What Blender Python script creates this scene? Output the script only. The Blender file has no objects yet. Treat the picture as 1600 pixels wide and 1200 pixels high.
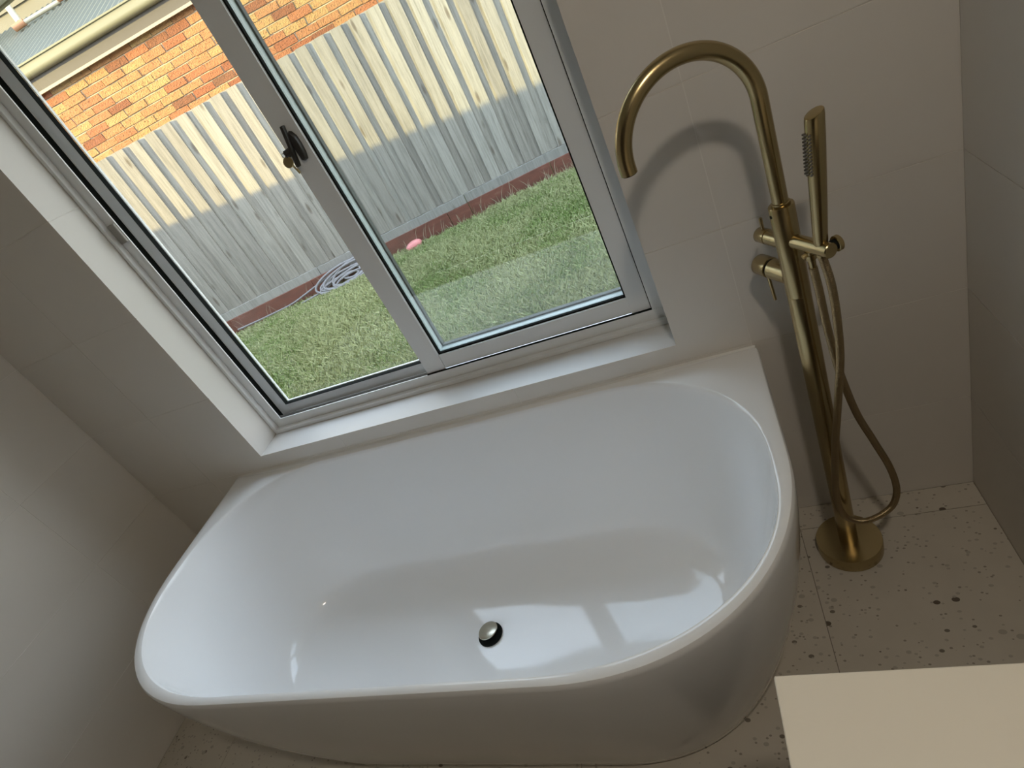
import bpy, math, random
import numpy as np
from mathutils import Matrix, Vector
random.seed(7)
rng = np.random.default_rng(11)
SC = bpy.context.scene
COL = SC.collection
PI = math.pi

# ---------------------------------------------------------------- camera
cam_d = bpy.data.cameras.new('camera')
cam = bpy.data.objects.new('camera', cam_d)
COL.objects.link(cam)
R = [[0.8954976485, 0.1600760428, -0.4152825806], [-0.2423725913, -0.6071868398, -0.7566899421], [-0.3732820495, 0.7782671790, -0.5049363420]]
CAM = Vector((1.67488, -1.22416, 1.45598))
right, up, back = Vector(R[0]), -Vector(R[1]), -Vector(R[2])
m = Matrix.Identity(4)
for i in range(3):
    m[i][0], m[i][1], m[i][2], m[i][3] = right[i], up[i], back[i], CAM[i]
cam.matrix_world = m
cam_d.sensor_width = 36.0
cam_d.lens = 920.2 / 1600 * 36.0
cam_d.clip_start = 0.01
SC.camera = cam

# ---------------------------------------------------------------- view, sky, sun, room lamp
SC.view_settings.view_transform = 'Standard'
SC.view_settings.look = 'None'
SC.view_settings.gamma = 1.0
SC.view_settings.use_curve_mapping = False
SC.view_settings.exposure = 0.0
SC.cycles.max_bounces = 14
SC.cycles.diffuse_bounces = 8
SC.cycles.glossy_bounces = 6
SC.cycles.transparent_max_bounces = 16
SC.cycles.caustics_reflective = False
SC.cycles.caustics_refractive = False
SC.cycles.use_denoising = True
SC.cycles.sample_clamp_indirect = 6.0

SKY = 6.0
W = bpy.data.worlds.new('sky')
SC.world = W
W.use_nodes = True
nt = W.node_tree
nt.nodes.clear()
wo = nt.nodes.new('ShaderNodeOutputWorld')
bg = nt.nodes.new('ShaderNodeBackground')
tc = nt.nodes.new('ShaderNodeTexCoord')
sx = nt.nodes.new('ShaderNodeSeparateXYZ')
rp = nt.nodes.new('ShaderNodeValToRGB')
nt.links.new(tc.outputs['Generated'], sx.inputs[0])
nt.links.new(sx.outputs['Z'], rp.inputs[0])
el = rp.color_ramp.elements
el[0].position, el[0].color = 0.0, (0.92, 0.94, 0.95, 1)
el[1].position, el[1].color = 1.0, (0.58, 0.76, 1.0, 1)
e = el.new(0.25); e.color = (0.82, 0.91, 1.0, 1)
nt.links.new(rp.outputs[0], bg.inputs[0])
bg.inputs[1].default_value = SKY
nt.links.new(bg.outputs[0], wo.inputs[0])

SUNV = Vector((1.4, 1.0, -0.392))
sd = bpy.data.lights.new('sun', 'SUN')
sd.energy = 20.0
sd.color = (1.0, 0.80, 0.33)
sd.angle = math.radians(0.6)
so = bpy.data.objects.new('sun', sd)
so.rotation_euler = SUNV.to_track_quat('-Z', 'Y').to_euler()
so.location = (-10, -8, 12)
COL.objects.link(so)

# two recessed ceiling downlights: their housings are built further down
LAMPS = [((1.93, -1.37, 2.392), 8.0)]
for (p, w) in LAMPS:
    ld = bpy.data.lights.new('downlight_lamp', 'AREA')
    ld.shape = 'DISK'; ld.size = 0.13
    ld.energy = w; ld.color = (1.0, 0.90, 0.76)
    lo = bpy.data.objects.new('downlight_lamp', ld)
    lo.location = p
    COL.objects.link(lo)

# ---------------------------------------------------------------- helpers
def tag(o, label=None, cat=None, group=None, kind=None):
    if label: o['label'] = label
    if cat: o['category'] = cat
    if group: o['group'] = group
    if kind: o['kind'] = kind
    return o

def empty(name, loc=(0, 0, 0), rz=0.0):
    o = bpy.data.objects.new(name, None)
    o.location = loc; o.rotation_euler = (0, 0, rz)
    o.empty_display_size = 0.05
    COL.objects.link(o)
    return o

class MB:
    def __init__(s): s.v = []; s.f = []
    def add(s, vs, fs):
        b = len(s.v); s.v += [tuple(v) for v in vs]; s.f += [tuple(i + b for i in f) for f in fs]; return s
    def box(s, x0, x1, y0, y1, z0, z1, M=None):
        vs = [(x, y, z) for x in (x0, x1) for y in (y0, y1) for z in (z0, z1)]
        if M is not None: vs = [M @ Vector(v) for v in vs]
        return s.add(vs, [(0, 1, 3, 2), (4, 6, 7, 5), (0, 4, 5, 1), (2, 3, 7, 6), (0, 2, 6, 4), (1, 5, 7, 3)])
    def lathe(s, prof, n=32, M=None, cap=True):
        # prof: list of (r, z)
        vs = []; fs = []
        for r, z in prof:
            for i in range(n):
                a = 2 * PI * i / n; vs.append((r * math.cos(a), r * math.sin(a), z))
        for j in range(len(prof) - 1):
            for i in range(n):
                k = (i + 1) % n
                fs.append((j * n + i, j * n + k, (j + 1) * n + k, (j + 1) * n + i))
        if cap:
            fs.append(tuple(range(n - 1, -1, -1)))
            fs.append(tuple((len(prof) - 1) * n + i for i in range(n)))
        if M is not None: vs = [M @ Vector(v) for v in vs]
        return s.add(vs, fs)
    def tube(s, pts, rad, n=16, cap=True, radii=None):
        pts = [Vector(p) for p in pts]; vs = []; fs = []
        t0 = (pts[1] - pts[0]).normalized()
        nrm = t0.orthogonal().normalized()
        for j, p in enumerate(pts):
            t = (pts[min(j + 1, len(pts) - 1)] - pts[max(j - 1, 0)]).normalized()
            nrm = (nrm - t * nrm.dot(t)).normalized(); b = t.cross(nrm)
            r = radii[j] if radii is not None else rad
            for i in range(n):
                a = 2 * PI * i / n; vs.append(p + nrm * (r * math.cos(a)) + b * (r * math.sin(a)))
        for j in range(len(pts) - 1):
            for i in range(n):
                k = (i + 1) % n
                fs.append((j * n + i, j * n + k, (j + 1) * n + k, (j + 1) * n + i))
        if cap:
            fs.append(tuple(range(n - 1, -1, -1))); fs.append(tuple((len(pts) - 1) * n + i for i in range(n)))
        return s.add(vs, fs)
    def mesh(s, name):
        me = bpy.data.meshes.new(name); me.from_pydata(s.v, [], s.f); me.update()
        return me
    def build(s, name, mat, parent=None, smooth=False, bevel=0.0, seg=2, loc=None):
        me = s.mesh(name); me.materials.append(mat)
        import bmesh
        bm = bmesh.new(); bm.from_mesh(me); bmesh.ops.recalc_face_normals(bm, faces=bm.faces); bm.to_mesh(me); bm.free()
        o = bpy.data.objects.new(name, me); COL.objects.link(o)
        if parent: o.parent = parent
        if loc: o.location = loc
        if bevel:
            b = o.modifiers.new('b', 'BEVEL'); b.width = bevel; b.segments = seg; b.limit_method = 'ANGLE'; b.angle_limit = math.radians(40)
        if smooth or bevel:
            try:
                me.shade_smooth()
                me.set_sharp_from_angle(angle=math.radians(38))
            except Exception: pass
        return o

def axisM(origin, direction, xref=None):
    d = Vector(direction).normalized()
    q = Vector((0, 0, 1)).rotation_difference(d)
    return Matrix.Translation(Vector(origin)) @ q.to_matrix().to_4x4()

def catmull(P, n=16):
    P = [Vector(p) for p in P]; out = []
    Q = [2 * P[0] - P[1]] + P + [2 * P[-1] - P[-2]]
    for i in range(1, len(Q) - 2):
        for k in range(n):
            t = k / n
            a, b, c, d = Q[i - 1], Q[i], Q[i + 1], Q[i + 2]
            out.append(0.5 * ((2 * b) + (c - a) * t + (2 * a - 5 * b + 4 * c - d) * t * t + (3 * b - a - 3 * c + d) * t ** 3))
    out.append(P[-1]); return out

# ---------------------------------------------------------------- materials
def base(name, color=(0.5, 0.5, 0.5), rough=0.5, metal=0.0, spec=0.5, coat=0.0):
    mt = bpy.data.materials.new(name); mt.use_nodes = True
    b = mt.node_tree.nodes['Principled BSDF']
    b.inputs['Base Color'].default_value = (*color, 1)
    b.inputs['Roughness'].default_value = rough
    b.inputs['Metallic'].default_value = metal
    b.inputs['Specular IOR Level'].default_value = spec
    b.inputs['Coat Weight'].default_value = coat
    return mt, mt.node_tree, b
def N(t, typ, **kw):
    n = t.nodes.new(typ)
    for k, v in kw.items(): setattr(n, k, v)
    return n
def coords(t, scale=(1, 1, 1), out='Object', rnd=0.0):
    tcn = N(t, 'ShaderNodeTexCoord'); mp = N(t, 'ShaderNodeMapping'); mp.inputs['Scale'].default_value = scale
    if rnd:
        oi = N(t, 'ShaderNodeObjectInfo'); mu = N(t, 'ShaderNodeMath', operation='MULTIPLY'); mu.inputs[1].default_value = rnd
        ad = N(t, 'ShaderNodeVectorMath', operation='ADD')
        t.links.new(oi.outputs['Random'], mu.inputs[0]); t.links.new(mu.outputs[0], ad.inputs[1]); t.links.new(tcn.outputs[out], ad.inputs[0]); t.links.new(ad.outputs[0], mp.inputs[0])
    else: t.links.new(tcn.outputs[out], mp.inputs[0])
    return mp.outputs[0]
def noise(t, vec, scale, detail=4.0, rough=0.55):
    n = N(t, 'ShaderNodeTexNoise'); n.inputs['Scale'].default_value = scale; n.inputs['Detail'].default_value = detail; n.inputs['Roughness'].default_value = rough
    t.links.new(vec, n.inputs['Vector']); return n.outputs['Fac']
def ramp(t, fac, stops, interp='LINEAR'):
    r = N(t, 'ShaderNodeValToRGB'); r.color_ramp.interpolation = interp
    e = r.color_ramp.elements
    e[0].position, e[0].color = stops[0][0], (*stops[0][1], 1); e[1].position, e[1].color = stops[-1][0], (*stops[-1][1], 1)
    for p, c in stops[1:-1]:
        x = e.new(p); x.color = (*c, 1)
    t.links.new(fac, r.inputs[0]); return r.outputs[0]
def mix(t, fac, a, b, mode='MIX'):
    n = N(t, 'ShaderNodeMix', data_type='RGBA', blend_type=mode)
    if isinstance(fac, (int, float)): n.inputs[0].default_value = fac
    else: t.links.new(fac, n.inputs[0])
    for i, x in ((6, a), (7, b)):
        if isinstance(x, tuple): n.inputs[i].default_value = (*x, 1)
        else: t.links.new(x, n.inputs[i])
    return n.outputs[2]
def bump(t, b, h, strength=0.2, dist=0.002):
    n = N(t, 'ShaderNodeBump'); n.inputs['Strength'].default_value = strength; n.inputs['Distance'].default_value = dist
    t.links.new(h, n.inputs['Height']); t.links.new(n.outputs[0], b.inputs['Normal'])

def m_tile(name, col, rough=0.42):
    mt, t, b = base(name, col, rough)
    v = coords(t, out='Object', rnd=31.0)
    f = noise(t, v, 2.5, 5)
    c = mix(t, f, tuple(x * 0.94 for x in col), tuple(min(1, x * 1.05) for x in col)); t.links.new(c, b.inputs['Base Color'])
    f2 = noise(t, v, 220, 2); bump(t, b, f2, 0.06, 0.001)
    return mt
M_TILE = m_tile('matt wall tile', (0.70, 0.665, 0.615))
M_GROUT, _, _ = base('white grout', (0.78, 0.75, 0.70), 0.8)
M_CEIL, _, _ = base('ceiling paint', (0.62, 0.61, 0.58), 0.7)
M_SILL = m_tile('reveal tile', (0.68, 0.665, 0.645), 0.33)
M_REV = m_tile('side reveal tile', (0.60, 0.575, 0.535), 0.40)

def m_terrazzo():
    mt, t, b = base('terrazzo', (0.46, 0.42, 0.36), 0.38)
    v = coords(t, out='Object', rnd=17.0)
    wn = noise(t, v, 12, 3)
    basec = mix(t, wn, (0.53, 0.485, 0.41), (0.62, 0.57, 0.49))
    prev = basec
    for sc, th, dark, rr in ((19, 0.12, (0.13, 0.10, 0.075), 0.90), (34, 0.15, (0.20, 0.17, 0.135), 0.86), (30, 0.17, (0.42, 0.38, 0.32), 0.80), (80, 0.18, (0.30, 0.265, 0.215), 0.82), (60, 0.2, (0.43, 0.39, 0.33), 0.6)):
        mp = N(t, 'ShaderNodeMapping'); mp.inputs['Rotation'].default_value = (0, 0, sc); mp.inputs['Scale'].default_value = (1.0, 1.35, 1)
        t.links.new(v, mp.inputs[0])
        vo = N(t, 'ShaderNodeTexVoronoi'); vo.inputs['Scale'].default_value = sc; t.links.new(mp.outputs[0], vo.inputs['Vector'])
        wn2 = N(t, 'ShaderNodeTexWhiteNoise'); t.links.new(vo.outputs['Color'], wn2.inputs['Vector'])
        lt = N(t, 'ShaderNodeMath', operation='LESS_THAN'); t.links.new(vo.outputs['Distance'], lt.inputs[0])
        mu = N(t, 'ShaderNodeMath', operation='MULTIPLY'); t.links.new(wn2.outputs['Value'], mu.inputs[0]); mu.inputs[1].default_value = th * 1.5
        t.links.new(mu.outputs[0], lt.inputs[1])
        gt = N(t, 'ShaderNodeMath', operation='GREATER_THAN'); t.links.new(wn2.outputs['Value'], gt.inputs[0]); gt.inputs[1].default_value = rr
        an = N(t, 'ShaderNodeMath', operation='MULTIPLY'); t.links.new(lt.outputs[0], an.inputs[0]); t.links.new(gt.outputs[0], an.inputs[1])
        prev = mix(t, an.outputs[0], prev, dark)
    t.links.new(prev, b.inputs['Base Color'])
    return mt
M_TERR = m_terrazzo()
M_FGROUT, _, _ = base('floor grout', (0.25, 0.22, 0.18), 0.85)
M_BATH, _t, _b = base('white acrylic', (0.86, 0.87, 0.88), 0.06, spec=0.5, coat=0.0)
_b.inputs['Coat Roughness'].default_value = 0.04
_f = noise(_t, coords(_t), 14, 5, 0.65); bump(_t, _b, _f, 0.05, 0.002)
M_SEAL, _, _ = base('silicone sealant', (0.72, 0.71, 0.68), 0.4)

def m_brass(name, col, rough, stretch=(60, 60, 60)):
    mt, t, b = base(name, col, rough, 1.0)
    v = coords(t, stretch)
    f = noise(t, v, 6, 4)
    c = mix(t, f, tuple(x * 0.95 for x in col), tuple(min(1, x * 1.05) for x in col)); t.links.new(c, b.inputs['Base Color'])
    rr = N(t, 'ShaderNodeMapRange'); rr.inputs['To Min'].default_value = rough - 0.03; rr.inputs['To Max'].default_value = rough + 0.04
    t.links.new(f, rr.inputs[0]); t.links.new(rr.outputs[0], b.inputs['Roughness'])
    bump(t, b, f, 0.03, 0.0003)
    return mt
M_BRASS = m_brass('brushed brass', (0.43, 0.34, 0.18), 0.25)
M_BRASSD = m_brass('brass hose', (0.40, 0.31, 0.185), 0.33)
M_NICKEL = m_brass('aged nickel', (0.50, 0.47, 0.38), 0.22)
M_DARK, _, _ = base('dark rubber and gap shade', (0.012, 0.014, 0.013), 0.8, spec=0.05)
M_NOZ, _, _ = base('grey rubber nozzles', (0.13, 0.12, 0.105), 0.55)

def m_alu():
    mt, t, b = base('powder coated aluminium', (0.77, 0.78, 0.78), 0.38)
    v = coords(t); f = noise(t, v, 300, 2); bump(t, b, f, 0.05, 0.0005); return mt
M_ALU = m_alu()
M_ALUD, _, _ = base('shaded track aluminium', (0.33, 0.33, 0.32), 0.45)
M_WHT, _, _ = base('white bead', (0.85, 0.88, 0.88), 0.4)
M_SPACER, _, _ = base('pale green spacer bar', (0.50, 0.58, 0.57), 0.4)
M_OSEAL, _, _ = base('dark outer seal', (0.07, 0.085, 0.08), 0.6)
M_BLK, _, _ = base('black handle', (0.035, 0.032, 0.028), 0.4)
M_KEEP, _, _ = base('grey keeper', (0.30, 0.28, 0.25), 0.45)
M_KEY = m_brass('key brass', (0.85, 0.70, 0.36), 0.3)

def m_glass(name, tint, f0=0.04):
    mt = bpy.data.materials.new(name); mt.use_nodes = True; t = mt.node_tree; t.nodes.clear()
    o = N(t, 'ShaderNodeOutputMaterial'); tr = N(t, 'ShaderNodeBsdfTransparent'); tr.inputs[0].default_value = (*tint, 1)
    gl = N(t, 'ShaderNodeBsdfGlossy'); gl.inputs['Roughness'].default_value = 0.0
    lw = N(t, 'ShaderNodeLayerWeight'); lw.inputs['Blend'].default_value = 0.5
    pw = N(t, 'ShaderNodeMath', operation='POWER'); pw.inputs[1].default_value = 5.0; t.links.new(lw.outputs['Facing'], pw.inputs[0])
    fr = N(t, 'ShaderNodeMath', operation='MULTIPLY_ADD'); fr.inputs[1].default_value = 0.90 - f0; fr.inputs[2].default_value = f0; t.links.new(pw.outputs[0], fr.inputs[0])
    mx = N(t, 'ShaderNodeMixShader'); t.links.new(fr.outputs[0], mx.inputs[0]); t.links.new(tr.outputs[0], mx.inputs[1]); t.links.new(gl.outputs[0], mx.inputs[2]); t.links.new(mx.outputs[0], o.inputs[0])
    return mt
M_GLASS = m_glass('clear glass', (0.975, 0.97, 0.955))
M_GLASS2 = m_glass('green tinted glass', (0.965, 0.985, 0.98), 0.15)

def m_wood(name, lo, hi, knot):
    mt, t, b = base(name, hi, 0.85, spec=0.2)
    v = coords(t, (1, 1, 1), rnd=57.0)
    mp = N(t, 'ShaderNodeMapping'); mp.inputs['Scale'].default_value = (42, 42, 2.2); t.links.new(v, mp.inputs[0])
    f = noise(t, mp.outputs[0], 1.4, 6, 0.65)
    c = ramp(t, f, [(0.28, lo), (0.55, hi), (0.8, tuple(min(1, x * 1.15) for x in hi))])
    v2 = N(t, 'ShaderNodeMapping'); v2.inputs['Scale'].default_value = (9, 9, 2.4); t.links.new(v, v2.inputs[0])
    vo = N(t, 'ShaderNodeTexVoronoi'); vo.inputs['Scale'].default_value = 1.0; t.links.new(v2.outputs[0], vo.inputs['Vector'])
    kf = ramp(t, vo.outputs['Distance'], [(0.0, (1, 1, 1)), (0.10, (0.7, 0.7, 0.7)), (0.17, (0, 0, 0))])
    c2 = mix(t, kf, c, knot)
    oi = N(t, 'ShaderNodeObjectInfo')
    c3 = ramp(t, oi.outputs['Random'], [(0, (0.84, 0.82, 0.8)), (0.5, (1, 0.98, 0.95)), (1, (1.12, 1.12, 1.1))])
    t.links.new(mix(t, 1.0, c2, c3, 'MULTIPLY'), b.inputs['Base Color'])
    bump(t, b, f, 0.35, 0.003)
    return mt
M_PALING = m_wood('weathered paling', (0.185, 0.175, 0.155), (0.29, 0.275, 0.245), (0.12, 0.10, 0.08))
M_PLINTH = m_wood('grey plinth', (0.21, 0.205, 0.19), (0.29, 0.285, 0.265), (0.18, 0.165, 0.14))
def m_red():
    mt, t, b = base('red sleeper', (0.25, 0.09, 0.06), 0.8, spec=0.2)
    v = coords(t, (3, 3, 12), rnd=9); f = noise(t, v, 2, 5)
    t.links.new(ramp(t, f, [(0.25, (0.11, 0.052, 0.038)), (0.6, (0.165, 0.066, 0.046)), (0.85, (0.22, 0.115, 0.085))]), b.inputs['Base Color']); return mt
M_RED = m_red()

def m_brick(island=False):
    mt, t, b = base('clay brick', (0.45, 0.26, 0.11), 0.9, spec=0.15)
    rnd_ = N(t, 'ShaderNodeNewGeometry').outputs['Random Per Island'] if island else N(t, 'ShaderNodeObjectInfo').outputs['Random']
    c = ramp(t, rnd_, [(0, (0.37, 0.25, 0.105)), (0.30, (0.36, 0.208, 0.09)), (0.55, (0.345, 0.170, 0.078)), (0.76, (0.32, 0.130, 0.063)), (0.88, (0.25, 0.09, 0.045)), (1.0, (0.17, 0.085, 0.05))])
    v = coords(t, rnd=43)
    f = noise(t, v, 18, 4); c = mix(t, ramp(t, f, [(0.42, (0, 0, 0)), (0.75, (0.55, 0.55, 0.55))]), c, (0.29, 0.115, 0.055))
    f2 = noise(t, v, 70, 2); c = mix(t, ramp(t, f2, [(0.60, (0, 0, 0)), (0.70, (0.85, 0.85, 0.85))]), c, (0.09, 0.045, 0.025))
    t.links.new(c, b.inputs['Base Color']); bump(t, b, f2, 0.8, 0.010); return mt
M_BRICK = m_brick()
M_BRICK2 = m_brick(True)
M_MORT, _t, _b = base('mortar', (0.44, 0.375, 0.265), 0.95, spec=0.1)
M_CREAM, _, _ = base('cream gutter paint', (0.20, 0.19, 0.125), 0.5)
M_FASC, _, _ = base('taupe fascia paint', (0.09, 0.077, 0.062), 0.6)
M_TRIM, _, _ = base('pale trim', (0.34, 0.28, 0.22), 0.6)
M_ROOF, _t, _b = base('grey green corrugated steel', (0.125, 0.13, 0.105), 0.5, 0.0)
M_BOARD, _, _ = base('cream weatherboard', (0.145, 0.13, 0.088), 0.6)
M_SPR, _, _ = base('cream pipe', (0.40, 0.37, 0.28), 0.5)
M_COPPER, _, _ = base('terracotta elbow', (0.34, 0.17, 0.09), 0.6)
def m_grass():
    mt, t, b = base('grass blades', (0.3, 0.38, 0.12), 0.75, spec=0.15)
    v = coords(t); f = noise(t, v, 1.1, 3)
    f2 = noise(t, v, 70, 2)
    ad = N(t, 'ShaderNodeMath', operation='ADD'); t.links.new(f, ad.inputs[0]); t.links.new(f2, ad.inputs[1])
    c = ramp(t, ad.outputs[0], [(0.72, (0.13, 0.205, 0.05)), (0.93, (0.235, 0.29, 0.105)), (1.10, (0.34, 0.36, 0.175)), (1.28, (0.48, 0.43, 0.29))])
    t.links.new(c, b.inputs['Base Color'])
    b.inputs['Subsurface Weight'].default_value = 0.0
    return mt
M_GRASS = m_grass()
def m_soil():
    mt, t, b = base('lawn soil', (0.2, 0.2, 0.1), 0.95, spec=0.1)
    f = noise(t, coords(t), 14, 5)
    t.links.new(ramp(t, f, [(0.3, (0.09, 0.11, 0.04)), (0.6, (0.16, 0.18, 0.07)), (0.8, (0.24, 0.22, 0.13))]), b.inputs['Base Color']); return mt
M_SOIL = m_soil()
M_HOSE, _, _ = base('grey poly hose', (0.20, 0.192, 0.195), 0.5)
M_PINK, _, _ = base('pink football', (0.62, 0.215, 0.205), 0.5)
M_STRAW, _, _ = base('dry straw', (0.36, 0.32, 0.225), 0.85)
M_RENDER, _, _ = base('rendered outer wall', (0.55, 0.50, 0.42), 0.9)
M_STONE = None
def m_stone():
    mt, t, b = base('warm white stone top', (0.78, 0.735, 0.64), 0.4)
    v = coords(t); f = noise(t, v, 9, 6)
    c = mix(t, ramp(t, f, [(0.5, (0, 0, 0)), (0.8, (0.6, 0.6, 0.6))]), (0.79, 0.745, 0.65), (0.70, 0.65, 0.56)); t.links.new(c, b.inputs['Base Color']); return mt
M_STONE = m_stone()
M_CAB, _, _ = base('vanity walnut laminate', (0.10, 0.065, 0.042), 0.5)
M_DOOR, _, _ = base('dark timber wall panelling', (0.05, 0.036, 0.027), 0.55)

# ---------------------------------------------------------------- room shell
XL, XR, YB, ZC = -0.410, 2.114, -2.6, 2.40
WX0, WX1, WZ0, WZ1 = 0.163, 1.522, 0.646, 2.06
T = 0.0012            # depth of the recessed joints
def rects_minus(r, h):
    x0, x1, z0, z1 = r; a0, a1, b0, b1 = h
    if a1 <= x0 or a0 >= x1 or b1 <= z0 or b0 >= z1: return [r]
    out = []
    if x0 < a0: out.append((x0, a0, z0, z1))
    if a1 < x1: out.append((a1, x1, z0, z1))
    m0, m1 = max(x0, a0), min(x1, a1)
    if z0 < b0: out.append((m0, m1, z0, b0))
    if b1 < z1: out.append((m0, m1, b1, z1))
    return out
def cuts(lo, hi, first, step):
    c = [lo]
    k = math.ceil((lo - first) / step + 1e-6)
    while first + k * step < hi - 1e-4:
        if first + k * step > lo + 1e-4: c.append(first + k * step)
        k += 1
    return c + [hi]

wall_back = MB()
for (x0, x1, z0, z1) in rects_minus((XL - 0.15, XR + 0.15, -0.12, ZC + 0.05), (WX0 - 0.012, WX1 + 0.012, WZ0 - 0.012, WZ1 + 0.012)):
    wall_back.box(x0, x1, T, 0.20, z0, z1)
wall_back = tag(wall_back.build('wall_back', M_GROUT), kind='structure')
G = 0.001
GB = lambda v: v + (G if v > 0.001 else 0.0)      # no open joint along the floor
xs = cuts(XL, XR, 1.685, 0.6); zs = cuts(0.0, ZC, 0.297, 0.301)
for i in range(len(xs) - 1):
    for j in range(len(zs) - 1):
        b = MB()
        for (x0, x1, z0, z1) in rects_minus((xs[i] + G, xs[i + 1] - G, GB(zs[j]), zs[j + 1] - G), (WX0, WX1, WZ0, WZ1)):
            if x1 - x0 > .002 and z1 - z0 > .002: b.box(x0, x1, 0.0, T, z0, z1)
        if b.v: b.build('tile', M_TILE, wall_back)
def side_wall(name, x, sgn, yfirst, zfirst):
    w = MB(); xi = x + sgn * T; w.box(min(xi, x + sgn * .12), max(xi, x + sgn * .12), YB, T, -0.12, ZC)
    w = tag(w.build(name, M_GROUT), kind='structure')
    ys = cuts(YB, 0.0, yfirst, 0.6); zz = cuts(0.0, ZC, zfirst, 0.301)
    for i in range(len(ys) - 1):
        for j in range(len(zz) - 1):
            MB().box(min(x, xi), max(x, xi), ys[i] + G, ys[i + 1] - G, GB(zz[j]), zz[j + 1] - G).build('tile', M_TILE, w)
side_wall('wall_left', XL, -1, -0.9, 0.297)
side_wall('wall_right', XR, 1, -0.9, 0.297)
wf = tag(MB().box(XL - .12, XR + .12, YB - .12, YB, 0, ZC).build('wall_front', M_DOOR), kind='structure')
tag(MB().box(XL - .12, XR + .12, YB - .12, T, ZC, ZC + .02).build('ceiling', M_CEIL), kind='structure')
floor = tag(MB().box(XL - T, XR + T, YB, T, -0.10, -T).build('floor', M_FGROUT), kind='structure')
fx = cuts(XL, XR, 1.683, 0.6); fy = cuts(YB, 0.0, -0.076, 0.6)
for i in range(len(fx) - 1):
    for j in range(len(fy) - 1):
        MB().box(fx[i] + G, fx[i + 1] - G, fy[j] + G, fy[j + 1] - G, -T, 0.0).build('tile', M_TERR, floor)
# reveal lining: side tiles (joint at z = 1.50), sill tile with a pale edge trim, head
RY = 0.125
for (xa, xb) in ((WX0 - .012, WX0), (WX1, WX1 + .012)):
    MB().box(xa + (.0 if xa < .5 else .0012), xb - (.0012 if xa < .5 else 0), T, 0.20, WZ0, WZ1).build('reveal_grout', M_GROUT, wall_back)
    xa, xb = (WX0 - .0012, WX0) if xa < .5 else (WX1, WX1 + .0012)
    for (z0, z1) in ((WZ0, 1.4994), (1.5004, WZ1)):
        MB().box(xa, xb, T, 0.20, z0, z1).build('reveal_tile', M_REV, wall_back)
MB().box(WX0, WX1, T, 0.20, WZ0 - .012, WZ0).build('sill_tile', M_SILL, wall_back)
MB().box(WX0 - .012, WX1 + .012, T, 0.20, WZ1, WZ1 + .012).build('reveal_tile', M_SILL, wall_back)

# ---------------------------------------------------------------- window (sliding, aluminium)
win = tag(empty('window_1', (0.8425, 0.15, WZ0)), kind='structure')
inv = Matrix.Translation(-win.location)
def wpart(name, mb, mat, parent=None, bevel=0.0008, smooth=False):
    o = mb.build(name, mat, None, bevel=bevel, smooth=smooth)
    if parent is None:
        o.parent = win; o.matrix_parent_inverse = inv
    else: o.parent = parent
    return o
FW = 0.043
# frame: jamb liners, then the room-side lip that hides the track
frame = wpart('window_frame', MB().box(WX0, WX0 + .006, .112, .225, WZ0, WZ1).box(WX1 - .006, WX1, .112, .225, WZ0, WZ1)
              .box(WX0, WX1, .112, .225, WZ0, WZ0 + .006).box(WX0, WX1, .112, .225, WZ1 - .006, WZ1), M_ALU)
for nm, a in (('frame_lip', (WX0 + .001, WX0 + FW, .125, .129, WZ0 + FW, WZ1 - FW)), ('frame_lip', (WX1 - FW, WX1 - .001, .125, .129, WZ0 + FW, WZ1 - FW)),
              ('frame_lip', (WX0 + .001, WX1 - .001, .124, .129, WZ0 + .001, WZ0 + FW)), ('frame_lip', (WX0 + .001, WX1 - .001, .124, .129, WZ1 - FW, WZ1 - .001))):
    wpart(nm, MB().box(*a), M_ALU, frame)
# outer flange just inside the tile, giving the stepped edge
wpart('frame_flange', MB().box(WX0 + .0005, WX0 + .012, .106, .124, WZ0 + .012, WZ1 - .012).box(WX1 - .012, WX1 - .0005, .106, .124, WZ0 + .012, WZ1 - .012).box(WX0 + .0005, WX1 - .0005, .106, .123, WZ0 + .0005, WZ0 + .014), M_ALU, frame)
# dark sliding track behind the lip on the left bay
wpart('track', MB().box(WX0 + .007, .80, .131, .180, WZ0 + .0065, WZ0 + .020).box(WX0 + .0065, WX0 + .008, .131, .180, WZ0 + .02, WZ1 - .02), M_DARK, frame)
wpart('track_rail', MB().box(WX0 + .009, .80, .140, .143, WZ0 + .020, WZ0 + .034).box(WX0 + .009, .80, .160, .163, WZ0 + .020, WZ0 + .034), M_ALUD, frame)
# sliding sash (right bay)
SX0, SX1, SG0, SG1, SZ0, SZ1, SZT = 0.796, 1.477, 0.859, 1.4265, 0.690, 0.738, 2.012
sash = wpart('sash', MB().box(SX0, SG0, .1305, .158, SZ0, SZT), M_ALU)
wpart('stile', MB().box(SG1, SX1, .1310, .158, SZ0, SZT), M_ALU, sash)
wpart('bottom_rail', MB().box(SG0 + .0014, SG1, .1314, .158, SZ0 + .0018, SZ1), M_ALU, sash)
wpart('gap_shade', MB().box(SX0, SX1 + .0022, .1240, .1300, .6888, .6915).box(SX1, SX1 + .0025, .1275, .1335, .6915, SZT), M_DARK, sash, bevel=0)  # added dark strips: shade of the sash-to-frame gap, put in as colour
wpart('top_rail', MB().box(SG0, SG1, .1310, .158, SZT - .05, SZT), M_ALU, sash)
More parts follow.
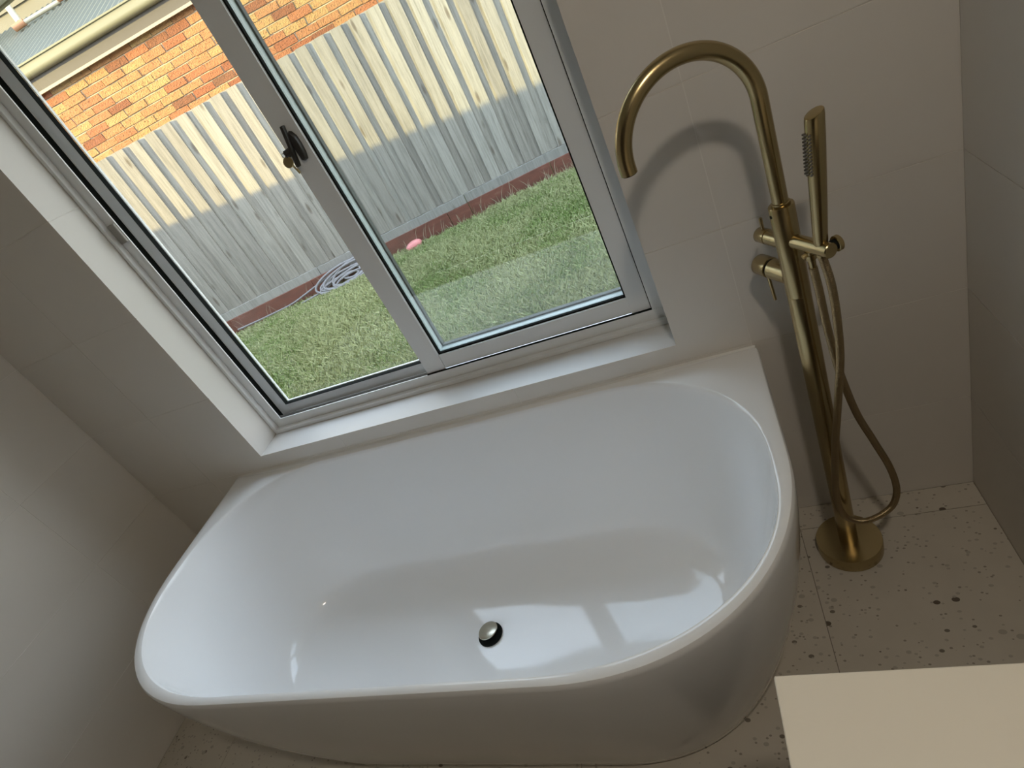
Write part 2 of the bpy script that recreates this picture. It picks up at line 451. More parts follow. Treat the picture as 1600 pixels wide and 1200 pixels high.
# rubber seal round the glass, white bead outside the glass, dark outer seal
def ring(x0, x1, z0, z1, w, ya, yb):
    return MB().box(x0, x0 + w, ya, yb, z0, z1).box(x1 - w, x1, ya, yb, z0, z1).box(x0 + w, x1 - w, ya, yb, z0, z0 + w).box(x0 + w, x1 - w, ya, yb, z1 - w, z1)
wpart('seal', ring(SG0, SG1, SZ1, SZT - .05, .0045, .138, .146), M_DARK, sash, bevel=0)
wpart('glazing_bead', ring(SG0 - .001, SG1 + .001, SZ1 - .001, SZT - .049, 0.006, .1475, .172), M_SPACER, sash, bevel=0)
wpart('outer_seal', ring(SG0 - .001, SG1 + .001, SZ1 - .001, SZT - .049, .0105, .1725, .186), M_OSEAL, sash, bevel=0)
wpart('pane', MB().box(SG0 + .001, SG1 - .001, .1462, .1472, SZ1 + .001, SZT - .051), M_GLASS2, sash, bevel=0)
# fixed light (left bay), set further out
fixed = wpart('fixed_frame', ring(WX0 + .007, .846, WZ0 + .021, WZ1 - .02, .038, .184, .196), M_ALU)
wpart('gasket', ring(WX0 + .044, .809, WZ0 + .058, WZ1 - .057, .0022, .1825, .1965), M_DARK, fixed, bevel=0)
wpart('glazing_bead', ring(WX0 + .045, .808, WZ0 + .059, WZ1 - .058, .003, .1985, .206), M_WHT, fixed, bevel=0)
wpart('pane', MB().box(WX0 + .045, .808, .1966, .1976, WZ0 + .059, WZ1 - .058), M_GLASS, fixed, bevel=0)
# sash lock with key barrel, and keeper on the left jamb
lock = MB()
prof = [(-.009, -.037), (-.004, -.039), (.006, -.037), (.011, -.022), (.013, 0), (.012, .018), (.006, .030), (-.002, .034), (-.007, .026), (-.010, .0)]
n = len(prof)
lock.add([(x, 0, z) for x, z in prof] + [(x * .75, -.012, z * .9) for x, z in prof], [tuple(range(n)), tuple(range(2 * n - 1, n - 1, -1))] + [(i, (i + 1) % n, n + (i + 1) % n, n + i) for i in range(n)])
lk = lock.build('lock_plate', M_BLK, sash, bevel=0.0015, loc=None)
lk.location = (0.834, 0.1303, 1.392)
lv = MB().box(-.0045, .0045, -.013, 0, -.048, .046, Matrix.Rotation(.22, 4, 'Y')).build('lock_lever', M_BLK, lk, bevel=0.002); lv.location = (-.010, -.010, .004)
br = MB().lathe([(.010, 0), (.010, .020), (.008, .022)], 20, axisM((0, 0, 0), (-1, -.45, -.1))).build('lock_barrel', M_BLK, lk, smooth=True); br.location = (-.016, -.008, -.006)
kp = wpart('keeper', MB().box(WX0 + .016, WX0 + FW - .002, .117, .1255, 1.372, 1.428), M_KEEP, frame, bevel=.002)

key = empty('window_key', (0.7985, 0.108, 1.382))
kb = MB()
kb.lathe([(.0125, -.0012), (.0135, 0), (.0125, .0012)], 20, axisM((0, 0, -.014), (.1, -1, .1)))
kb.build('key_bow', M_KEY, key, smooth=True)
MB().box(-.0022, .0022, -.0008, .0008, -.048, -.02, Matrix.Rotation(-.25, 4, 'Y')).box(.002, .004, -.0008, .0008, -.046, -.036, Matrix.Rotation(-.25, 4, 'Y')).build('key_blade', M_KEY, key)
MB().tube([(.004 * math.cos(a) - .002, .001, .003 + .005 * math.sin(a)) for a in np.linspace(0, 2 * PI, 17)], .0008, 6).build('key_ring', M_NICKEL, key, smooth=True)
tag(key, 'small brass key hanging from the black sash lock', 'key')

# ---------------------------------------------------------------- bath
def loop(x0, x1, yb, yf, rfx, rfy, ef, rbx, rby, eb, n1=10, n2=34, n3=26, n4=26):
    P = []
    def se(cx, cy, sx_, sy_, rx, ry, e, a0, a1, n):
        for k in range(n):
            t = a0 + (a1 - a0) * k / (n - 1)
            c, s = abs(math.cos(t)) ** (2 / e), abs(math.sin(t)) ** (2 / e)
            P.append((cx + sx_ * rx * c, cy + sy_ * ry * s))
    def line(a, b, n):
        for k in range(1, n + 1):
            t = k / (n + 1); P.append((a[0] + (b[0] - a[0]) * t, a[1] + (b[1] - a[1]) * t))
    line((x0, yb - rby), (x0, yf + rfy), n1)
    se(x0 + rfx, yf + rfy, -1, -1, rfx, rfy, ef, 0, PI / 2, n2)
    line((x0 + rfx, yf), (x1 - rfx, yf), n3)
    se(x1 - rfx, yf + rfy, 1, -1, rfx, rfy, ef, PI / 2, 0, n2)
    line((x1, yf + rfy), (x1, yb - rby), n1)
    se(x1 - rbx, yb - rby, 1, 1, rbx, rby, eb, 0, PI / 2, n4)
    line((x1 - rbx, yb), (x0 + rbx, yb), n3)
    se(x0 + rbx, yb - rby, -1, 1, rbx, rby, eb, PI / 2, 0, n4)
    return P
BL, BD, BH = 1.697, 0.776, 0.586
rings = []
def outer(z, d, r=.004):
    rings.append([(x, y, z) for x, y in loop(d, BL - d, -.003, -BD + d, .46 - d * .5, .43 - d * .4, 2.25, max(r, .006), max(r, .006), 2.0)])
for z, d in ((0.0, .128), (.012, .126), (.013, .116)): outer(z, d)
for k in range(14):
    z = .02 + (.572 - .02) * k / 13
    outer(z, .114 * (1 - z / .578) ** 1.6)
outer(.580, .0012); outer(.5845, .004); outer(.586, .009, .012)
def inner(z, d, grow=0.0, kx=1.0):
    dx = d * kx
    x0, x1, yb, yf = .034 + dx - grow, 1.663 - dx + grow, -.024 - d + grow, -.754 + d - grow
    hx, hy = (x1 - x0) / 2, (yb - yf) / 2
    rfx = min(.46 - dx * .6, hx * .98); rfy = min(.40 - d * .55, hy * .98)
    rbx = min(.36 - dx * .2, hx * .98); rby = min(.33 - d * .45, hy * .98)
    rings.append([(x, y, z) for x, y in loop(x0, x1, yb, yf, rfx, rfy, 2.2, rbx, rby, 2.1)])
inner(.586, 0, .006); inner(.5845, 0, .002); inner(.581, 0); inner(.574, .002)
for z, d in ((.55, .005), (.50, .012), (.44, .022), (.38, .033), (.32, .045), (.27, .056), (.23, .066), (.20, .075), (.18, .083), (.165, .092), (.154, .104), (.147, .119), (.1425, .140), (.1405, .165), (.1395, .20)): inner(z, d, 0, 1.6)
last = rings[-1]
cx_, cy_ = 0.8485, -0.389
for s, z in ((.7, .1385), (.4, .137), (.18, .1355), (.06, .135)):
    rings.append([(cx_ + (x - cx_) * s, cy_ + (y - cy_) * s, z) for x, y, _ in last])
nb = len(rings[0])
bm_ = MB()
vs = [p for r in rings for p in r]
fs = [(j * nb + i, j * nb + (i + 1) % nb, (j + 1) * nb + (i + 1) % nb, (j + 1) * nb + i) for j in range(len(rings) - 1) for i in range(nb)]
fs.append(tuple((len(rings) - 1) * nb + i for i in range(nb)))
fs.append(tuple(range(nb - 1, -1, -1)))
bm_.add(vs, fs)
bath = tag(empty('bathtub', (BL / 2, -BD / 2, 0)), 'glossy white back-to-wall bathtub with rounded front standing under the window', 'bathtub')
tub = bm_.build('tub_shell', M_BATH, None, smooth=True)
tub.parent = bath; tub.matrix_parent_inverse = Matrix.Translation(-bath.location)
def bpart(name, mb, mat, smooth=True, par=None):
    o = mb.build(name, mat, None, smooth=smooth); o.parent = par or bath
    if not par: o.matrix_parent_inverse = Matrix.Translation(-bath.location)
    return o
sl = MB().add([(.006, -.0005, .5865), (BL - .006, -.0005, .5865), (.006, -.0005, .5900), (BL - .006, -.0005, .5900), (.006, -.0045, .5862), (BL - .006, -.0045, .5862)], [(0, 1, 3, 2), (2, 3, 5, 4), (4, 5, 1, 0), (0, 2, 4), (1, 5, 3)])
bpart('sealant_bead', sl, M_SEAL, False)
dr = MB().lathe([(.030, .1375), (.036, .1375), (.036, .1395), (.030, .1398), (.027, .1360), (.024, .1352)], 40, Matrix.Translation((cx_, cy_, 0)))
drain = bpart('drain_ring', dr, M_DARK)
pm = Matrix.Translation((cx_ - .003, cy_ + .004, .1520)) @ Matrix.Rotation(-.10, 4, 'X') @ Matrix.Rotation(-.10, 4, 'Y')
bpart('drain_plug', MB().lathe([(.006, -.014), (.006, -.005), (.026, -.005), (.029, -.003), (.0295, -.001), (.028, .0012), (.020, .0028), (.010, .0035), (.001, .0037)], 40, pm), M_NICKEL)

# ---------------------------------------------------------------- freestanding bath mixer
PX, PY = 1.788, -0.152
SA = math.radians(202.0)
S = Vector((math.cos(SA), math.sin(SA), 0)); D = Vector((math.cos(math.radians(-60)), math.sin(math.radians(-60)), 0))
mix_ = tag(empty('bath_mixer', (PX, PY, 0)), 'tall brushed brass floor-standing bath mixer with arched spout, beside the bath', 'bath mixer')
O = Vector((0, 0, 0))
def part(name, mb, mat=None, par=None, smooth=True, bevel=0.0):
    return mb.build(name, mat or M_BRASS, par or mix_, smooth=smooth, bevel=bevel)
part('base_plate', MB().lathe([(.070, 0), (.075, .0015), (.0755, .0365), (.0745, .0390), (.023, .0393)], 64))
part('column', MB().lathe([(.0215, .0390), (.0215, .788), (.0208, .7895)], 40))
body = part('mixer_body', MB().lathe([(.0208, .7895), (.0220, .7905), (.0220, .9745), (.0210, .9765), (.0150, .9768)], 40))
part('grub_screw', MB().lathe([(.003, 0), (.003, .0012)], 12, axisM(Vector((0, 0, .962)) + Vector((-.93, -.37, 0)) * .0215, (-.93, -.37, 0))), M_DARK, body)
r_, zc_ = .117, 1.161
sp = [Vector((0, 0, z)) for z in np.linspace(.977, zc_, 8)]
sp += [S * (r_ - r_ * math.cos(t)) + Vector((0, 0, zc_ + r_ * math.sin(t))) for t in np.linspace(0, PI, 48)[1:]]
sp += [S * 2 * r_ + Vector((0, 0, zc_ - d_)) for d_ in (.004, .010)]
spout = part('spout', MB().tube(sp, .0138, 28))
part('aerator', MB().lathe([(.0118, 0), (.0118, .0015), (.009, .0018)], 24, axisM(S * 2 * r_ + Vector((0, 0, zc_ - .0100)), (0, 0, -1))), M_DARK, spout)
part('spout_collar', MB().lathe([(.0155, .9765), (.0162, .9775), (.0160, .9815), (.0139, .9825)], 32), None, body)
K = -D
# diverter knob and its pin
dk = part('diverter_knob', MB().lathe([(.0145, .015), (.0145, .052), (.0130, .0525), (.0130, .0545), (.0148, .055), (.0148, .078), (.0138, .0795)], 32, axisM((0, 0, .900), K)))
part('diverter_pin', MB().lathe([(.0032, 0), (.0032, .024), (.0024, .025)], 14, axisM(K * .0655 + Vector((0, 0, .913)), (0, 0, 1))), None, dk)
# temperature mixer: boss, black ring, head, lever
mk = part('mixer_knob', MB().lathe([(.0200, .012), (.0205, .060), (.0195, .061)], 36, axisM((0, 0, .828), K)))
part('black_ring', MB().lathe([(.0185, .0605), (.0185, .0665)], 36, axisM((0, 0, .828), K)), M_DARK, mk)
part('knob_head', MB().lathe([(.0195, .0660), (.0208, .0670), (.0208, .099), (.0198, .1005)], 36, axisM((0, 0, .828), K)), None, mk)
part('lever', MB().lathe([(.0036, 0), (.0034, .060), (.0026, .061)], 14, axisM(K * .082 + Vector((0, 0, .809)), (0.05, -.10, -1))), None, mk)
# hand shower arm
AZ = .907
arm = part('holder_arm', MB().lathe([(.0132, .014), (.0132, .1005), (.0120, .1020)], 32, axisM((0, 0, AZ), D)))
ca_ = D * .088 + Vector((0, 0, AZ))
part('arm_gap', MB().lathe([(.0095, .010), (.0095, .0185)], 24, axisM(ca_, -S)), M_DARK, arm)
part('end_cap', MB().lathe([(.0130, .0180), (.0142, .0190), (.0142, .0255), (.0130, .0268)], 32, axisM(ca_, -S)), None, arm)
el_ = D * .050 + Vector((0, 0, AZ - .012))
part('outlet_elbow', MB().lathe([(.0085, 0), (.0085, .006), (.0098, .007), (.0098, .016), (.007, .018), (.0062, .034)], 20, axisM(el_, (0.03, 0.0, -1))), None, arm)
part('outlet_nut', MB().lathe([(.004, 0), (.004, .010)], 12, axisM(el_ + Vector((-.004, -.003, -.004)), (-1, -.4, -.2))), M_KEY, arm)

hs_b = Vector((PX, PY, 0)) + D * .080 + Vector((0, 0, AZ + .008))
hs_t = Vector((1.848, -0.229, 1.139))
hs = tag(empty('hand_shower', hs_b), 'slim brushed brass hand shower with ribbed hose, resting in the holder of the bath mixer', 'hand shower')
ax = (hs_t - hs_b); L_ = ax.length; ax.normalize()
spray = Vector((-0.93, -0.36, 0)); spray = (spray - ax * spray.dot(ax)).normalized(); sidev = ax.cross(spray)
hb = MB(); npf = 30; sect = [(.0, .0100), (.004, .0112), (.010, .0115), (.06, .0125), (.12, .0136), (.17, .0142), (L_ - .006, .0143), (L_ - .001, .0136), (L_, .0125)]
vv = []; ff = []
for z_, r0 in sect:
    for i in range(npf):
        a = 2 * PI * i / npf; c, s_ = math.cos(a), math.sin(a)
        q = spray * (r0 * 1.02 * c) + sidev * (r0 * s_)
        zz = z_ - (.010 * max(0.0, c * .5 + .5) if z_ > L_ - .01 else 0)
        vv.append(ax * zz + q)
for j in range(len(sect) - 1):
    for i in range(npf):
        k = (i + 1) % npf; ff.append((j * npf + i, j * npf + k, (j + 1) * npf + k, (j + 1) * npf + i))
ff.append(tuple(range(npf - 1, -1, -1))); ff.append(tuple((len(sect) - 1) * npf + i for i in range(npf)))
hb.add(vv, ff)
handle = hb.build('handle', M_BRASS, hs, smooth=True)
nz = MB()
for i in range(12):
    for j in (-1.1, 0.0, 1.1):
        a = j * .42
        dirn = (spray * math.cos(a) + sidev * math.sin(a))
        p0 = ax * (L_ - .034 - i * .0056) + dirn * .0137
        nz.lathe([(.0021, 0), (.0018, .0036), (.0012, .0048)], 7, axisM(p0, dirn))
nz.build('spray_nozzles', M_NOZ, handle, smooth=True)
# hose: down from the outlet, a loop near the floor, back up to the handset
A0 = Vector((PX, PY, 0)) + el_ + Vector((0.001, 0, -.034))
hp = [A0, (1.8165, -.197, .815), (1.818, -.199, .746), (1.822, -.199, .669), (1.828, -.197, .602), (1.845, -.190, .492), (1.869, -.186, .400), (1.892, -.188, .313), (1.899, -.193, .245), (1.887, -.197, .197), (1.858, -.200, .170), (1.823, -.204, .162), (1.791, -.208, .185), (1.777, -.212, .228), (1.775, -.214, .284), (1.781, -.216, .355), (1.793, -.219, .450), (1.804, -.222, .521), (1.817, -.225, .604), (1.828, -.227, .681), (1.833, -.227, .768), (1.833, -.225, .836), hs_b + Vector((-.001, 0, -.022))]
cp = catmull(hp, 10)
# resample evenly, then rib
acc = [0.0]
for i in range(1, len(cp)): acc.append(acc[-1] + (cp[i] - cp[i - 1]).length)
tot = acc[-1]; nst = int(tot / .0012); pts = []; j = 0
for k in range(nst + 1):
    s_ = tot * k / nst
    while j < len(acc) - 2 and acc[j + 1] < s_: j += 1
    t_ = (s_ - acc[j]) / max(1e-9, acc[j + 1] - acc[j]); pts.append(cp[j].lerp(cp[j + 1], t_))
radii = [.0072 + (.0005 if (k % 3) == 0 else -.0002) for k in range(nst + 1)]
hose = MB().tube([p - hs_b for p in pts], .006, 10, True, radii).build('hose', M_BRASSD, hs, smooth=True)
MB().lathe([(.0075, 0), (.0082, .002), (.0082, .020), (.0070, .022)], 20, axisM(-ax * .024, ax)).build('hose_connector', M_BRASS, hose, smooth=True)

# ---------------------------------------------------------------- vanity in the near right corner
VX0, VY1, VZ = 1.622, -0.922, 0.870
van = tag(empty('vanity', (1.87, -1.55, 0)), 'warm white stone-topped vanity in the near right corner, its corner jutting towards the bath', 'vanity')
vi = Matrix.Translation(-van.location)
def vpart(name, mb, mat, par=None, bevel=0.0015):
    o = mb.build(name, mat, None, bevel=bevel)
    o.parent = par or van
    if par is None: o.matrix_parent_inverse = vi
    return o
vpart('countertop', MB().box(VX0, XR - .001, -2.15, VY1, VZ - .022, VZ), M_STONE)
vpart('cabinet', MB().box(VX0 + .030, XR - .001, -2.14, VY1 - .010, .30, VZ - .022), M_CAB)
for k in range(3):
    y1 = VY1 - .012 - k * .405
    dd = vpart('drawer', MB().box(VX0 + .011, VX0 + .0295, y1 - .40, y1, .305, VZ - .04), M_CAB)
    h_ = MB().box(VX0 - .004, VX0 + .011, y1 - .26, y1 - .14, VZ - .085, VZ - .075).build('handle', M_BRASS, dd, bevel=.001)

# ---------------------------------------------------------------- downlight housings
for (p, w) in LAMPS:
    dl = tag(empty('downlight', (p[0], p[1], ZC)), 'round white recessed downlight in the ceiling above the bath front', 'ceiling light')
    MB().lathe([(.052, -.0045), (.060, -.0040), (.062, -.0005), (.052, -.0003)], 40, cap=False).build('trim_ring', M_WHT, dl, smooth=True)
    em = bpy.data.materials.new('lit diffuser'); em.use_nodes = True
    eb = em.node_tree.nodes['Principled BSDF']; eb.inputs['Emission Color'].default_value = (1, .86, .70, 1); eb.inputs['Emission Strength'].default_value = 4.0
    MB().lathe([(.0505, -.0012), (.0505, -.0004)], 40).build('diffuser', em, dl)

# ---------------------------------------------------------------- own house outside: wall face, eave, roof (mostly out of view; it casts the big shadow)
EY, EZ = 0.75, 2.240
ext = MB()
for (x0, x1, z0, z1) in rects_minus((-13.0, 7.0, -0.35, 2.30), (WX0 - .012, WX1 + .012, WZ0 - .012, WZ1 + .012)):
    ext.box(x0, x1, .2005, .235, z0, z1)
tag(ext.build('wall_outside', M_RENDER), kind='structure')
roofm = MB()
for (y0, z0, y1, z1) in ((EY - .02, EZ - .03, -6.0, EZ + 2.15),):
    roofm.add([(-13, y0, z0), (7, y0, z0), (7, y1, z1), (-13, y1, z1), (-13, y0, z0 + .03), (7, y0, z0 + .03), (7, y1, z1 + .03), (-13, y1, z1 + .03)],
              [(0, 3, 2, 1), (4, 5, 6, 7), (0, 1, 5, 4), (1, 2, 6, 5), (2, 3, 7, 6), (3, 0, 4, 7)])
tag(roofm.build('roof_own', M_ROOF), kind='structure')
tag(MB().box(-13, 7, .305, EY - .02, EZ - .135, EZ - .125).build('trim_1', M_CEIL), kind='structure')
tag(MB().box(-13, 7, EY - .02, EY, EZ - .14, EZ).build('trim_2', M_CREAM), kind='structure')

# ---------------------------------------------------------------- yard
ground = MB()
gx = np.linspace(-14, 12, 27); gy = [0.3, 1.2, 2.2, 3.2, 4.2, 5.2, 6.5, 9, 14]
for x in gx:
    for y in gy: ground.v.append((x, y, -.105))
for i in range(len(gx) - 1):
    for j in range(len(gy) - 1):
        a = i * len(gy) + j; ground.f.append((a, a + len(gy), a + len(gy) + 1, a + 1))
tag(ground.build('ground', M_SOIL), kind='structure')
TH = math.radians(15.5)
FD = 4.455
U = Vector((math.cos(TH), math.sin(TH), 0)); NV = Vector((-math.sin(TH), math.cos(TH), 0))
def fence_pt(u, n, z): return Vector((0, FD, 0)) + U * u + NV * n + Vector((0, 0, z))

# lawn: real blades, dense near the window view
def grass(nb_, hmin, hmax):
    x = rng.uniform(-4.6, 3.8, nb_ * 2); y = rng.uniform(1.1, 5.4, nb_ * 2)
    nn = -math.sin(TH) * x + math.cos(TH) * (y - FD)
    keep = nn < -.075
    keep &= (x > -4.6 + 0.0 * y)
    x, y, nn = x[keep][:nb_], y[keep][:nb_], nn[keep][:nb_]
    m_ = len(x)
    a = rng.uniform(0, 2 * PI, m_); h = rng.uniform(hmin, hmax, m_) ; w = rng.uniform(.0022, .0045, m_)
    patch = 0.5 + 0.5 * np.sin(x * 2.3 + 1.3 * np.sin(y * 1.7)) * np.cos(y * 2.9 + x)
    h *= .7 + .6 * patch
    lean = rng.uniform(.2, 1.1, m_) * h; la = rng.uniform(0, 2 * PI, m_)
    V = np.zeros((m_, 4, 3))
    ca, sa = np.cos(a) * w, np.sin(a) * w
    z0 = -.105
    V[:, 0] = np.stack([x - ca, y - sa, np.full(m_, z0)], 1); V[:, 1] = np.stack([x + ca, y + sa, np.full(m_, z0)], 1)
    mx_, my_ = x + np.cos(la) * lean * .35, y + np.sin(la) * lean * .35
    V[:, 2] = np.stack([mx_ + ca * .8, my_ + sa * .8, z0 + h * .62], 1)
    V[:, 3] = np.stack([x + np.cos(la) * lean, y + np.sin(la) * lean, z0 + h], 1)
    F = np.arange(m_)[:, None] * 4
    tri = np.concatenate([F + np.array([[0, 1, 2]]), F + np.array([[0, 2, 3]])], 1).reshape(-1, 3)
    me = bpy.data.meshes.new('grass')
    me.vertices.add(m_ * 4); me.vertices.foreach_set('co', V.reshape(-1))
    me.loops.add(len(tri) * 3); me.loops.foreach_set('vertex_index', tri.reshape(-1).astype(np.int32))
    me.polygons.add(len(tri)); me.polygons.foreach_set('loop_start', np.arange(len(tri), dtype=np.int32) * 3); 
    me.update(calc_edges=True); me.validate()
    me.materials.append(M_GRASS)
    o = bpy.data.objects.new('grass', me); COL.objects.link(o)
    return o
tag(grass(230000, .025, .06), 'green and yellowing lawn grass between the house and the fence', 'grass', kind='stuff')

# fence
fence = tag(empty('paling_fence', (0, FD, -.105), TH), 'weathered grey timber paling fence along the far side of the lawn', 'fence')
Z0F = .105
PIT = .1761; RE = -3.229
cover_me = MB().box(-.10, 0, -.018, 0, .152 + Z0F, 1.842 + Z0F).mesh('paling'); cover_me.materials.append(M_PALING)
under_me = MB().box(-.045, .125, .0, .016, .150 + Z0F, 1.842 + Z0F).mesh('paling'); under_me.materials.append(M_PALING)
k0 = -14
for k in range(k0, 52):
    for me_, off in ((cover_me, 0), (under_me, 0)):
        o = bpy.data.objects.new('paling', me_); COL.objects.link(o); o.parent = fence
        jit = random.uniform(-.004, .004)
        o.location = (RE + k * PIT + jit, random.uniform(-.002, .002) if me_ is cover_me else .0025, random.uniform(-.002, .002))
        o.rotation_euler = (0, random.uniform(-.003, .003), random.uniform(-.02, .02) if me_ is cover_me else 0)
# grey plinth board in lengths, red sleepers in lengths
pe = [-5.7, -3.9, -2.15, -.475, 1.3, 3.1, 4.6, 6.1]
for a, b in zip(pe[:-1], pe[1:]):
    MB().box(a + .003, b - .003, -.030, -.002, .062 + Z0F, .149 + Z0F).build('plinth_board', M_PLINTH, fence, bevel=.002)
re_ = [-5.7, -4.2, -2.28, -.70, -.47, .405, 1.9, 3.1, 4.6, 6.1]
for a, b in zip(re_[:-1], re_[1:]):
    dz = random.uniform(-.004, .003)
    MB().box(a + .003, b - .003, -.045, -.002, -.10 + Z0F, .064 + Z0F + dz).build('sleeper', M_RED, fence, bevel=.003)
for z in (.35, .95, 1.55):
    MB().box(-5.7, 6.1, .0195, .065, z + Z0F, z + .075 + Z0F).build('rail', M_PALING, fence)

# dry tufts along the foot of the fence
tf = MB()
for i in range(110):
    u = random.choice([random.uniform(-1.35, .75), random.uniform(-.2, .6), random.uniform(-3.2, .9)])
    p = fence_pt(u, random.uniform(-.12, -.055), -.105)
    h = random.uniform(.05, .16) if random.random() < .8 else random.uniform(.14, .24)
    a = random.uniform(0, 2 * PI); q = p + Vector((math.cos(a) * h * .6, math.sin(a) * h * .3, h)); w = .0016
    mid = (p + q) / 2 + Vector((0, 0, h * .14))
    tf.add([p - U * w, p + U * w, mid + U * w, mid - U * w, q], [(0, 1, 2, 3), (3, 2, 4)])
tag(tf.build('dry_grass', M_STRAW), 'straw-coloured dry grass stalks against the red boards of the fence', 'dry grass', kind='stuff')

# coiled grey hose leaning on the fence foot
hz = MB()
random.seed(5)
def hloop(u0, w, h, tilt, n0, z0, a0=0, a1=2 * PI, ph=0):
    P_ = []
    for a in np.linspace(a0, a1, 40):
        uu = u0 + w * math.cos(a) ; v_ = h * math.sin(a)
        z = z0 + h * .9 + v_ * .9 + uu * 0; 
        P_.append(fence_pt(uu + tilt * v_, n0 - .05 - (h - v_) * .45, max(z, -.085)))
    return P_
coil_root = tag(empty('garden_hose', fence_pt(-1.9, -.15, -.10)), 'grey garden hose lying in tangled loops at the foot of the fence', 'hose')
for (u0, w, h, tl, n0, z0) in ((-1.93, .30, .10, .9, -.05, -.09), (-1.90, .26, .080, 1.0, -.06, -.085), (-1.85, .29, .09, .8, -.07, -.09), (-1.80, .22, .095, 1.1, -.055, -.08), (-1.88, .31, .065, .6, -.08, -.085), (-1.93, .20, .06, .9, -.075, -.08), (-1.79, .25, .06, 1.2, -.09, -.09), (-1.72, .16, .07, .5, -.06, -.09), (-1.98, .22, .05, 1.3, -.10, -.095), (-1.83, .18, .045, .7, -.11, -.095), (-1.70, .20, .05, 1.4, -.08, -.06)):
    hz = MB().tube([p - coil_root.location for p in hloop(u0, w, h, tl, n0, z0)], .011, 8).build('hose_loop', M_HOSE, coil_root, smooth=True)
st = catmull([fence_pt(-3.25, -.07, -.055), fence_pt(-2.9, -.085, -.06), fence_pt(-2.6, -.10, -.055), fence_pt(-2.42, -.10, -.03), fence_pt(-2.1, -.10, .03), fence_pt(-1.8, -.08, .08), fence_pt(-1.62, -.07, .12)], 10)
MB().tube([p - coil_root.location for p in st], .009, 8).build('hose_end', M_HOSE, coil_root, smooth=True)
st = catmull([fence_pt(-1.52, -.07, .07), fence_pt(-1.65, -.09, .07), fence_pt(-1.9, -.12, .01), fence_pt(-2.2, -.15, -.06), fence_pt(-2.45, -.17, -.075)], 10)
MB().tube([p - coil_root.location for p in st], .010, 8).build('hose_end', M_HOSE, coil_root, smooth=True)
MB().lathe([(.012, 0), (.014, .01), (.012, .05), (.008, .07)], 14, axisM(fence_pt(-1.63, -.07, .09) - coil_root.location, (-.5, 0, .8))).build('hose_nozzle', M_ALU, coil_root, smooth=True)

# pink football
fb = MB()
prof = [(.047 * math.sin(t) ** .85 if 0 < t < PI else .002, -.088 * math.cos(t)) for t in np.linspace(0, PI, 17)]
fb.lathe(prof, 20)
ball = empty('football', (-1.045, 4.01, -.052))
ball.rotation_euler = (0, PI / 2 - .12, TH + .15)
fo = fb.build('ball_skin', M_PINK, ball, smooth=True)
sm = MB()
for k in range(4):
    a = k * PI / 2 + .4
    sm.tube([Vector((math.cos(a) * r0 * 1.004, math.sin(a) * r0 * 1.004, z0)) for r0, z0 in prof], .0013, 5)
sm.build('seam', M_TRIM, ball, smooth=True)
tag(ball, 'small pink oval football lying on the lawn near the fence', 'ball')

# ---------------------------------------------------------------- neighbour's house
HD = 5.6
house = tag(empty('neighbour_house', (0, HD, -.105), TH), 'orange brick house with cream gutter and corrugated roof behind the fence', 'house')
z_ = lambda z: z + .105
bw = MB().box(-9, 6, .006, .20, 0, z_(2.70)).build('brick_wall', M_MORT, house)
CP, BP = .0775, .250
for lo_, hi_, nm in ((-.1, 1.70, 0),):
    pass
b_me = []
for v in range(5):
    mbk = MB(); r0 = lambda s: random.uniform(-s, s)
    vs = [(x + r0(.005), y, z + r0(.0035)) for x in (0.0, .238) for y in (0, .05) for z in (0, .0665)]
    mbk.add(vs, [(0, 1, 3, 2), (4, 6, 7, 5), (0, 4, 5, 1), (2, 3, 7, 6), (0, 2, 6, 4), (1, 5, 7, 3)])
    me = mbk.mesh('brick'); me.materials.append(M_BRICK)
    b_me.append(me)
ztop = 2.665
for row in range(11):
    zb_ = ztop - (row + 1) * CP + .004
    off = (row % 2) * BP / 2 - .085 + (row * .013 % .05)
    for c in range(21):
        u = -4.60 + c * BP + off
        o = bpy.data.objects.new('brick', random.choice(b_me)); COL.objects.link(o); o.parent = bw
        o.location = (u, random.uniform(-.010, -.002), z_(zb_)); o.rotation_euler = (0, random.uniform(-.006, .006), 0)
# the same brickwork carried on beyond the view, joined into one part
more = MB()
for row in range(22):
    zb_ = ztop - (row + 1) * CP + .004
    off = (row % 2) * BP / 2 - .085 + (row * .013 % .05)
    for c in range(-14, 42):
        if row < 11 and 0 <= c < 21: continue
        u = -4.60 + c * BP + off; y_ = random.uniform(-.010, -.002)
        more.box(u, u + .238, y_, .03, z_(zb_), z_(zb_ + .0665))
tag(more.build('brickwork', M_BRICK2, bw), kind='stuff')
# fascia, shadowed soffit, gutter
MB().box(-9, 6, -.060, .006, z_(2.640), z_(2.655)).build('soffit_trim', M_TRIM, house)
MB().box(-9, 6, -.075, -.060, z_(2.632), z_(2.660)).build('soffit_bead', M_TRIM, house, bevel=.003)
MB().box(-9, 6, -.066, -.046, z_(2.660), z_(2.800)).build('fascia', M_FASC, house)
gp = [(y_ + .040, zz_) for y_, zz_ in [(-.105, 2.775), (-.130, 2.772), (-.158, 2.780), (-.176, 2.800), (-.180, 2.825), (-.172, 2.850), (-.172, 2.882), (-.186, 2.888), (-.186, 2.902), (-.178, 2.904), (-.165, 2.880), (-.165, 2.80), (-.110, 2.785)]]
gm = MB(); n = len(gp)
gm.add([(-9, y, z_(z)) for y, z in gp] + [(6, y, z_(z)) for y, z in gp], [(i, (i + 1) % n, n + (i + 1) % n, n + i) for i in range(n)])
gm.build('gutter', M_CREAM, house, smooth=True)
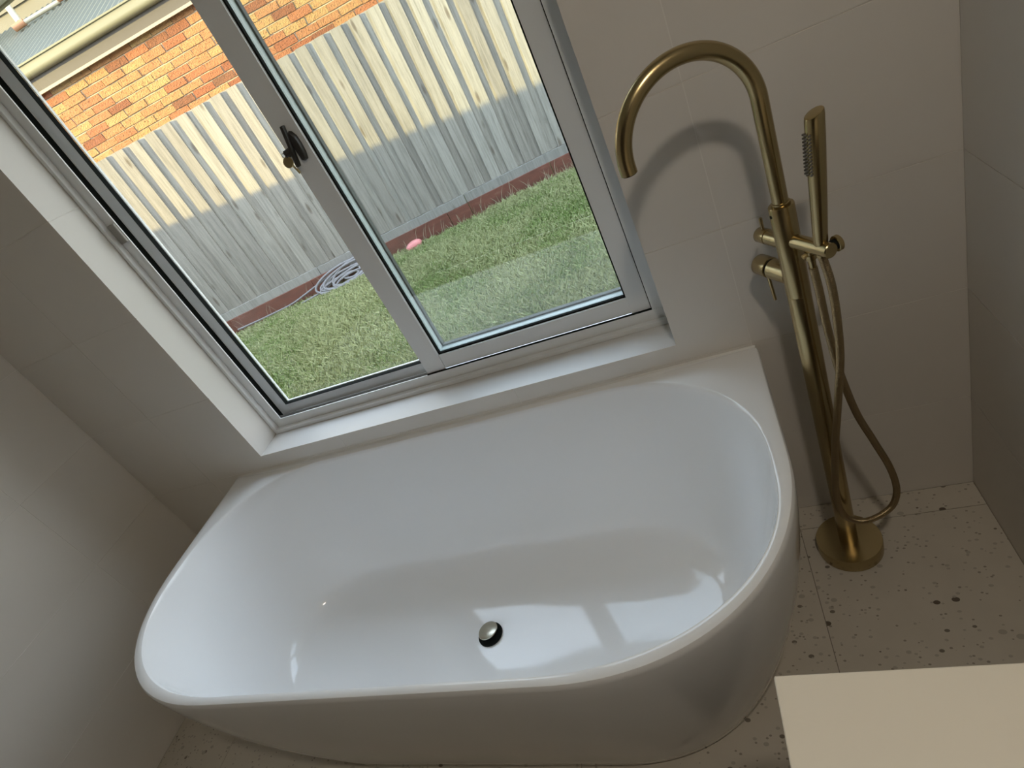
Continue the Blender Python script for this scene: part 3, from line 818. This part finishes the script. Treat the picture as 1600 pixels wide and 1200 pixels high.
# corrugated roof
PT = math.radians(20.5)
rm = MB(); cs = .085; us = np.arange(-7.0, 1.6, cs / 6)
ra = (-.112, 2.884); LN = 2.6
for u in us:
    hgt = .015 * math.sin(2 * PI * u / cs)
    for s_ in (0.0, LN):
        rm.v.append((u, ra[0] + s_ * math.cos(PT) - hgt * math.sin(PT), z_(ra[1] + s_ * math.sin(PT) + hgt * math.cos(PT))))
for i in range(len(us) - 1): rm.f.append((2 * i, 2 * i + 2, 2 * i + 3, 2 * i + 1))
rf = rm.build('roof_sheet', M_ROOF, house, smooth=True)
# upper storey clad in weatherboards
uy = ra[0] + 2.35 * math.cos(PT); uz = ra[1] + 2.35 * math.sin(PT)
up_ = MB().box(-9, -1.0, uy + .03, uy + .2, z_(uz - .3), z_(uz + 2.4)).build('upper_wall', M_BOARD, house)
for k in range(9):
    z0 = uz - .02 + k * .17
    MB().add([(-9, uy - .004, z_(z0)), (-1, uy - .004, z_(z0)), (-1, uy + .022, z_(z0 + .18)), (-9, uy + .022, z_(z0 + .18)), (-9, uy + .03, z_(z0)), (-1, uy + .03, z_(z0))], [(0, 1, 2, 3), (0, 4, 5, 1)]).build('weatherboard', M_BOARD, up_)
# rainwater spreader pipe lying on the roof with its elbows and downpipe
def onroof(u, s_, h): return Vector((u, ra[0] + s_ * math.cos(PT) - h * math.sin(PT), z_(ra[1] + s_ * math.sin(PT) + h * math.cos(PT))))
spr = MB().tube([onroof(-4.72, 1.72, .055), onroof(-4.27, 1.84, .035)], .023, 14).build('spreader_pipe', M_SPR, house, smooth=True)
MB().tube([onroof(-4.86, 1.68, .06), onroof(-4.72, 1.72, .06)], .038, 14).build('elbow', M_COPPER, spr, smooth=True)
MB().tube([onroof(-4.28, 1.84, .06), onroof(-4.14, 1.88, .06)], .038, 14).build('elbow', M_COPPER, spr, smooth=True)
a_ = onroof(-4.80, 1.78, .07)
MB().tube(catmull([a_, a_ + Vector((-.03, .06, .14)), a_ + Vector((-.06, .12, .30))], 6), .036, 12).build('downpipe', M_SPR, house, smooth=True)
MB().tube(catmull([a_ + Vector((-.06, .12, .30)), a_ + Vector((-.18, .18, .42)), a_ + Vector((-.50, .25, .44))], 6), .04, 12).build('downpipe', M_TRIM, house, smooth=True)
